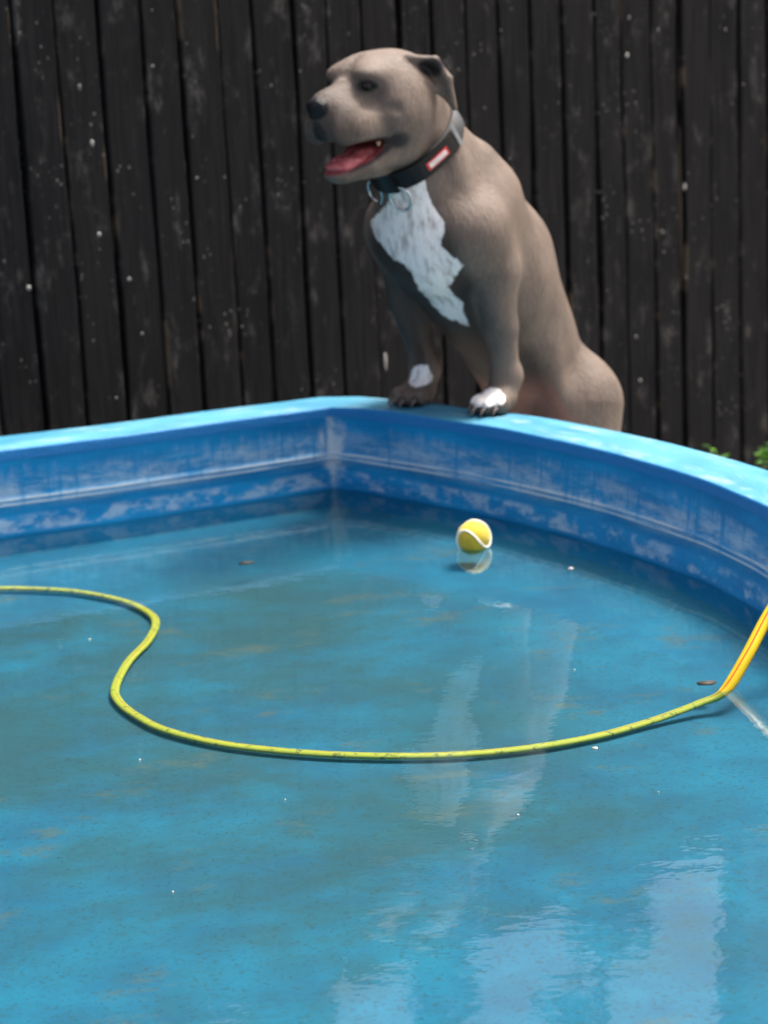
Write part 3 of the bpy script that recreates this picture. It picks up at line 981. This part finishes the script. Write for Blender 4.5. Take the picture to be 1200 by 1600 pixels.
for e in EYES:
    md = np.maximum(md, sstep(-hblob(e + np.array([.004, np.sign(e[1]) * .004, -.001]), (.020, .020, .011)), -1.3, -.8) * .95)
    mg = np.maximum(mg, sstep(-hblob(e + np.array([.0, np.sign(e[1]) * .01, -.006]), (.034, .04, .032)), -1.15, -.55) * .5)
mg = np.maximum(mg, sstep(f_, .105, .165) * (u_ > -.11) * (u_ < .02) * inhead * .55)             # smoky muzzle
# mouth lining and dark lips, from the distance to the mouth opening
q_ = hv - MC
mu = q_[:, 0] * math.cos(MP) + q_[:, 2] * math.sin(MP); mwv = -q_[:, 0] * math.sin(MP) + q_[:, 2] * math.cos(MP)
k0 = np.sqrt((mu / MRr[0]) ** 2 + (q_[:, 1] / MRr[1]) ** 2 + (mwv / MRr[2]) ** 2)
mm = inhead * sstep(-k0, -1.12, -1.04) * (np.abs(l_) < .05)
md = np.maximum(md, inhead * sstep(-np.abs(k0 - 1.10), -.16, -.05) * (np.abs(l_) > .030) * (f_ < .17) * .8)
md = np.maximum(md, sstep(-hblob((.046, .074, -.088), (.020, .030, .017)), -1.3, -.6) * .8)
md = np.maximum(md, sstep(-hblob((.046, -.074, -.088), (.020, .030, .017)), -1.3, -.6) * .8)
# inside of the ear
for sd in (1, -1):
    md = np.maximum(md, sstep(-hblob((-.038, sd * .088, .046), (.034, .030, .022)), -1.1, -.75) * .9)
# bare belly
mp = sstep(-np.sqrt(((DV[:, 0] + .255) / .13) ** 2 + (DV[:, 1] / .14) ** 2 + ((DV[:, 2] + .045) / .13) ** 2), -1.25, -.55)
mp *= np.maximum(sstep(NRM[:, 0] - .6 * np.sign(DV[:, 1]) * NRM[:, 1], -.1, .35), sstep(-np.abs(DV[:, 1]), -.10, -.075))
# darker legs and underside hair
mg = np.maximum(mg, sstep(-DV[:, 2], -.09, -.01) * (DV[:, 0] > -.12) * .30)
def seg_d(a, b):
    a, b = np.array(a), np.array(b)
    t = np.clip(((DV - a) @ (b - a)) / ((b - a) @ (b - a)), 0, 1)
    return np.linalg.norm(DV - a - t[:, None] * (b - a), axis=1)
def leg_d(sd): return np.minimum(seg_d((.030, sd * .108, .34), (-.004, sd * .112, .28)), seg_d((-.004, sd * .112, .28), (-.045, sd * .102, .065)))
# darker hair on brisket and belly, and down the right foreleg
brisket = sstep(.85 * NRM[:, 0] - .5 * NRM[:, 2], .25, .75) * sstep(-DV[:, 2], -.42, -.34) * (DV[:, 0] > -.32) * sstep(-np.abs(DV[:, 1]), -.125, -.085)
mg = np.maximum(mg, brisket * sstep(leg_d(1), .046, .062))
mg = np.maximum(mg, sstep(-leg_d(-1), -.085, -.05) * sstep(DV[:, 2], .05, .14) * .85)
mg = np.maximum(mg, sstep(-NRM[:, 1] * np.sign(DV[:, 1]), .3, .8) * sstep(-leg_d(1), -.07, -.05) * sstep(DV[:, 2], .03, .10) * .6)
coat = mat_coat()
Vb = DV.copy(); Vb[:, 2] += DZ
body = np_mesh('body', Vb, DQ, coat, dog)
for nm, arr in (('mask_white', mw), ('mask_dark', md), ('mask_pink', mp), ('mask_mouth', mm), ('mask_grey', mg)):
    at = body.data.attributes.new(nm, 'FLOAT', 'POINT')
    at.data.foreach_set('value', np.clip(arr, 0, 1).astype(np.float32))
def D2R(p): return (p[0], p[1], p[2] + DZ)
def H2R(p): return D2R(hp_(p))

# eyes, tongue, teeth, claws
m_eye = mat_plain('dark_brown_eye', (0.006, 0.004, 0.003), .25, Specular_IOR_Level=.3)
for e in EYES:
    bm = bmesh.new()
    bmesh.ops.create_uvsphere(bm, u_segments=18, v_segments=12, radius=.0100)
    bmesh.ops.translate(bm, verts=bm.verts, vec=H2R(e + np.array([-.0015, np.sign(e[1]) * -.0015, .0005])))
    bm_obj('eye', bm, m_eye, dog)
tv = Vol((-.05, -.06, -.20), (.22, .06, -.05), .0025)
tv.ell((.050, 0, -.112), (.050, .036, .016), .01)
tv.ell((.098, .004, -.124), (.046, .034, .013), .02)
tv.ell((.135, .006, -.135), (.026, .028, .009), .015)
tv.cone((.05, 0, -.094), (.15, .006, -.126), .003, .002, .006, True)
TVv, TQ = tv.mesh(1)
TVv = TVv @ HR.T + HC; TVv[:, 2] += DZ
def mat_tongue():
    t = NT('wet_tongue')
    c = t.coord('Object')
    n = t.noise(c, 70, 6, .7)
    return t.finish(t.mix(t.ramp(n, .3, .7), (0.30, 0.045, 0.055), (0.50, 0.15, 0.15)), .35, t.bump(n, .9, .006), Subsurface_Weight=.15, Subsurface_Scale=.01)
np_mesh('tongue', TVv, TQ, mat_tongue(), dog)
m_tooth = mat_plain('tooth_enamel', (0.42, 0.34, 0.21), .35)
def tooth(p, h, r, dirz):
    V = []
    for k, (zz, rr) in enumerate([(0, 1), (.45, .85), (.8, .5), (1, .1)]):
        for q in range(7):
            a = 2 * math.pi * q / 7
            V.append(H2R((p[0] + r * rr * math.cos(a), p[1] + r * rr * math.sin(a), p[2] + dirz * h * zz)))
    Fc = [(k * 7 + q, k * 7 + (q + 1) % 7, (k + 1) * 7 + (q + 1) % 7, (k + 1) * 7 + q) for k in range(3) for q in range(7)]
    Fc.append(tuple(21 + q for q in range(7)))
    mesh_obj('tooth', V, Fc, m_tooth, dog)
for sd in (1, -1):
    tooth((.122, sd * .018, -.142), .013, .0042, 1)
    for k in range(4): tooth((.046 + .018 * k, sd * (.044 - .005 * k), -.124 - .0055 * k), .012, .0055, 1)
    tooth((.068, sd * .044, -.090), .009, .0045, -1)
for k in range(4): tooth((.140, -.010 + .0065 * k, -.142), .006, .0028, 1)
m_claw = mat_plain('claw_horn', (0.10, 0.08, 0.07), .4)
for sd in (1, -1):
    for (tf, tl) in [(.018, -.030), (.034, -.011), (.034, .011), (.018, .030)]:
        pa = [(tf + .015, sd * .101 + tl, .018), (tf + .026, sd * .101 + tl, .013), (tf + .032, sd * .101 + tl, .004)]
        V, Fc, UV = tube([D2R(p) for p in catmull(pa, 3)], np.linspace(.0045, .0012, 7), seg=7, up=(0, 1, 0))
        mesh_obj('claw', V, Fc, m_claw, dog)

# collar: a band that hugs the neck, found by marching the body surface outward
CC = np.array([.066, -.002, .570])
CNv = np.array([.62, -.02, .78]); CNv /= np.linalg.norm(CNv)
e1 = np.cross(CNv, (0, 1, 0)); e1 /= np.linalg.norm(e1)       # towards the throat / nape
if e1[0] < 0: e1 = -e1
e2 = np.cross(CNv, e1)
NSEG = 72
def neck_r(cen, an):
    d = e1 * math.cos(an) + e2 * math.sin(an)
    rr = np.arange(.03, .22, .0015)
    vals = vol.sample(cen + rr[:, None] * d)
    out = np.where(vals > 0)[0]
    return (rr[out[0]] if len(out) else .12), d
def mat_web():
    t = NT('black_nylon_webbing')
    c = t.coord('Object')
    w = t.n('ShaderNodeTexWave'); w.inputs['Scale'].default_value = 90
    t.put(w.inputs['Vector'], c)
    uv = t.coord('UV'); x = t.sep(uv)[0]
    worn = t.attr('worn')
    col = t.mix(worn, (0.006, 0.007, 0.009), (0.055, 0.060, 0.064))
    return t.finish(col, .7, t.bump(w.outputs['Fac'], .3, .002))
m_web = mat_web()
hw = .021
rad = []
for i in range(NSEG):
    an = 2 * math.pi * i / NSEG
    rad.append([neck_r(CC + CNv * s_, an)[0] for s_ in (-hw, 0, hw)])
rad = np.array(rad)
for _ in range(10): rad = .5 * rad + .25 * (np.roll(rad, 1, 0) + np.roll(rad, -1, 0))
V, Fc = [], []
for i in range(NSEG):
    an = 2 * math.pi * i / NSEG
    d = e1 * math.cos(an) + e2 * math.sin(an)
    for (s_, ro) in [(-hw, .001), (-hw, .0055), (0, .006), (hw, .0055), (hw, .001), (0, .0)]:
        k = 0 if s_ < 0 else (1 if s_ == 0 else 2)
        V.append(D2R(CC + CNv * s_ + d * (rad[i][k] + ro)))
for i in range(NSEG):
    j = (i + 1) % NSEG
    for k in range(6): Fc.append((i * 6 + k, j * 6 + k, j * 6 + (k + 1) % 6, i * 6 + (k + 1) % 6))
collar = mesh_obj('collar', V, Fc, m_web, dog)
at = collar.data.attributes.new('worn', 'FLOAT', 'POINT')
# the webbing is greyer over the nape, blacker round the throat
at.data.foreach_set('value', [float(sstep(-math.cos(2 * math.pi * (i // 6) / NSEG), -.25, .35)) for i in range(NSEG * 6)])
collar['label'] = 'wide black webbing collar with buckle and metal rings'
def on_collar(an, s_=0.0, out=.006):
    i = an / (2 * math.pi) * NSEG
    i0 = int(math.floor(i)) % NSEG; fr_ = i - math.floor(i)
    r_ = rad[i0][1] * (1 - fr_) + rad[(i0 + 1) % NSEG][1] * fr_
    d = e1 * math.cos(an) + e2 * math.sin(an)
    return CC + CNv * s_ + d * (r_ + out), d
def patch(name, a0, a1, s0, s1, out, th, mat, n=10):
    V, Fc = [], []
    for i in range(n + 1):
        an = a0 + (a1 - a0) * i / n
        for s_, oo in ((s0, out), (s0, out + th), (s1, out + th), (s1, out)):
            V.append(D2R(on_collar(an, s_, oo)[0]))
    for i in range(n):
        for k in range(4): Fc.append((i * 4 + k, i * 4 + (k + 1) % 4, (i + 1) * 4 + (k + 1) % 4, (i + 1) * 4 + k))
    Fc.append((3, 2, 1, 0)); Fc.append(tuple(n * 4 + k for k in range(4)))
    o = mesh_obj(name, V, Fc, mat, collar, False)
    return o
m_black = mat_plain('black_plastic', (0.005, 0.005, 0.006), .45, Specular_IOR_Level=.25)
m_red = mat_plain('red_label', (0.55, 0.03, 0.03), .5)
m_pale = mat_plain('pale_label_print', (0.75, 0.62, 0.60), .5)
m_ring = mat_plain('nickel_ring', (0.62, 0.62, 0.60), .25, Metallic=1.0)
m_tagw = mat_plain('grey_buckle', (0.13, 0.14, 0.15), .4)
LS = 1.0 if e2[1] > 0 else -1.0          # sign that turns towards the dog's left
patch('handle_sleeve', LS * .18, LS * 1.25, -hw * .96, hw * .96, .0062, .006, m_black)
patch('label_patch', LS * .60, LS * 1.02, -.0085, .0085, .0126, .0012, m_red)
patch('label_print', LS * .64, LS * .98, -.0055, .0055, .0140, .0006, m_pale)
patch('buckle', LS * -.42, LS * .12, -hw * 1.1, hw * 1.1, .0064, .010, m_black)
patch('strap_keeper', LS * 1.30, LS * 1.42, -hw * 1.05, hw * 1.05, .0062, .004, m_tagw)
def ring(an, r, tilt):
    c, d = on_collar(an, -hw * .9, .012)
    tang = np.cross(CNv, d)
    cc = c - CNv * r * .75 + d * .006
    dn = -CNv
    pts = [cc + r * (math.cos(a) * tang + math.sin(a) * (dn * math.cos(tilt) + d * math.sin(tilt))) for a in np.linspace(0, 2 * math.pi, 29)]
    V, Fc, UV = tube([D2R(p) for p in pts], .0034, seg=8, up=tuple(d), cap=False)
    mesh_obj('ring', V, Fc, m_ring, collar)
ring(LS * -.40, .024, .35)
ring(LS * .10, .024, .35)

# ------------------------------------------------------------------ ball
BR = .0320
ball = empty('ball', (0.165, 3.957, 0.018 - BR))
tag(ball, 'yellow tennis ball floating near the pool wall', 'ball')
def mat_ball():
    t = NT('yellow_felt')
    c = t.coord('Object')
    n = t.noise(c, 260, 4, .65); n2 = t.noise(c, 30, 4, .6)
    return t.finish(t.mix(t.ramp(n2, .3, .7), (0.38, 0.29, 0.003), (0.47, 0.36, 0.005)), .75, t.bump(n, .5, .002), Sheen_Weight=.3)
bm = bmesh.new()
bmesh.ops.create_icosphere(bm, subdivisions=4, radius=BR)
bmesh.ops.translate(bm, verts=bm.verts, vec=(0, 0, BR))
bm_obj('felt', bm, mat_ball(), ball)
a_, b_ = .44, .56
pts = []
for k in range(121):
    q = 2 * math.pi * k / 120
    A_, B_ = .75, .25
    p = np.array([A_ * math.cos(q) + B_ * math.cos(3 * q), A_ * math.sin(q) - B_ * math.sin(3 * q), 2 * math.sqrt(A_ * B_) * math.sin(2 * q)])
    pts.append(p / np.linalg.norm(p) * (BR + .0002))
rot = np.array([[-0.7733, 0.1839, -0.6068], [-0.2291, -0.9734, -0.0031], [-0.5912, 0.1366, 0.7949]])
pts = np.array(pts) @ rot.T + np.array([0, 0, BR])
V, Fc, UV = tube(pts, .0020, seg=7, up=(.3, .5, .8), cap=False)
mesh_obj('seam', V, Fc, mat_plain('white_seam', (0.75, 0.75, 0.68), .6), ball)

# ------------------------------------------------------------------ hose
hp3 = [(-1.35, 3.62, -.028), (-1.1, 3.86, -.028), (-0.833, 3.949, -.028), (-0.722, 3.933, -.028), (-0.648, 3.915, -.028), (-0.573, 3.884, -.028), (-0.496, 3.824, -.028),
       (-0.443, 3.758, -.028), (-0.409, 3.674, -.028), (-0.411, 3.562, -.028), (-0.434, 3.443, -.028), (-0.441, 3.312, -.028), (-0.426, 3.239, -.028),
       (-0.391, 3.168, -.028), (-0.341, 3.098, -.028), (-0.251, 3.026, -.028), (-0.128, 2.971, -.028), (0.001, 2.940, -.028), (0.110, 2.934, -.028),
       (0.212, 2.951, -.028), (0.298, 2.984, -.028), (0.379, 3.030, -.026), (0.450, 3.064, -.016), (0.490, 3.075, -.003), (0.526, 3.100, 0.038),
       (0.568, 3.140, 0.091), (0.618, 3.175, .148), (0.668, 3.20, .186), (0.735, 3.225, .204), (0.805, 3.24, .192), (0.855, 3.24, .12), (0.875, 3.24, -.10), (0.90, 3.20, -.36),
       (1.0, 3.0, GROUND_Z + .012), (1.3, 2.4, GROUND_Z + .012), (1.5, 1.2, GROUND_Z + .012)]
hpath = catmull(hp3, 8)
rise = sstep(hpath[:, 2], -.02, .01)
V, Fc, UV = tube(hpath, .0074 + .0024 * rise, .0046 + .0044 * rise, seg=24)
hose = mesh_obj('garden_hose', V, Fc, mat_hose(), None, True, UV)
tag(hose, 'yellow garden hose with red stripes curving through the shallow water', 'hose')

# ------------------------------------------------------------------ things afloat
m_petal = mat_plain('pale_petal', (0.33, 0.34, 0.32), .6)
m_brown = mat_plain('brown_leaf', (0.03, 0.026, 0.018), .7)
def fleck(name, x, y, sx, sy, rz, mat, label, cat, group=None):
    V = [(0, 0, .0022)]
    nn = 10
    for k in range(nn):
        a = 2 * math.pi * k / nn
        r = random.uniform(.75, 1.1)
        V.append((sx * r * math.cos(a), sy * r * math.sin(a), .0008))
    for k in range(nn):
        V.append((V[1 + k][0] * .92, V[1 + k][1] * .92, -.001))
    Fc = [(0, 1 + k, 1 + (k + 1) % nn) for k in range(nn)] + [(1 + k, 11 + k, 11 + (k + 1) % nn, 1 + (k + 1) % nn) for k in range(nn)] + [tuple(range(20, 10, -1))]
    o = mesh_obj(name, V, Fc, mat, None, True)
    o.location = (x, y, .001); o.rotation_euler = (0, 0, rz)
    tag(o, label, cat, group)
fleck('leaf', -0.260, 3.923, .016, .007, .3, m_brown, 'thin brown leaf floating below the left wall', 'leaf')
fleck('leaf', 0.470, 3.108, .018, .010, .1, m_brown, 'ragged brown fleck standing in for a ripple where the hose leaves the water', 'leaf')  # added brown fleck in place of a ripple's smear, not a real leaf
fleck('petal', 0.329, 3.772, .0052, .0060, 0, m_petal, 'round white petal floating right of the ball', 'petal')
fleck('petal', 0.275, 2.855, .0048, .0045, .4, m_petal, 'white petal floating just below the hose curve', 'petal')
for k, (x, y) in enumerate([(-.276, 2.439), (.152, 2.626), (-.5, 3.488), (-.15, 2.72), (.34, 2.68), (.28, 3.20), (-.36, 2.9)]):
    s_ = random.uniform(.0009, .0017)
    fleck('petal', x, y, s_ * 1.5, s_, random.uniform(0, 3), m_petal, 'tiny pale speck adrift on the open water', 'petal', 'pale specks on the water')
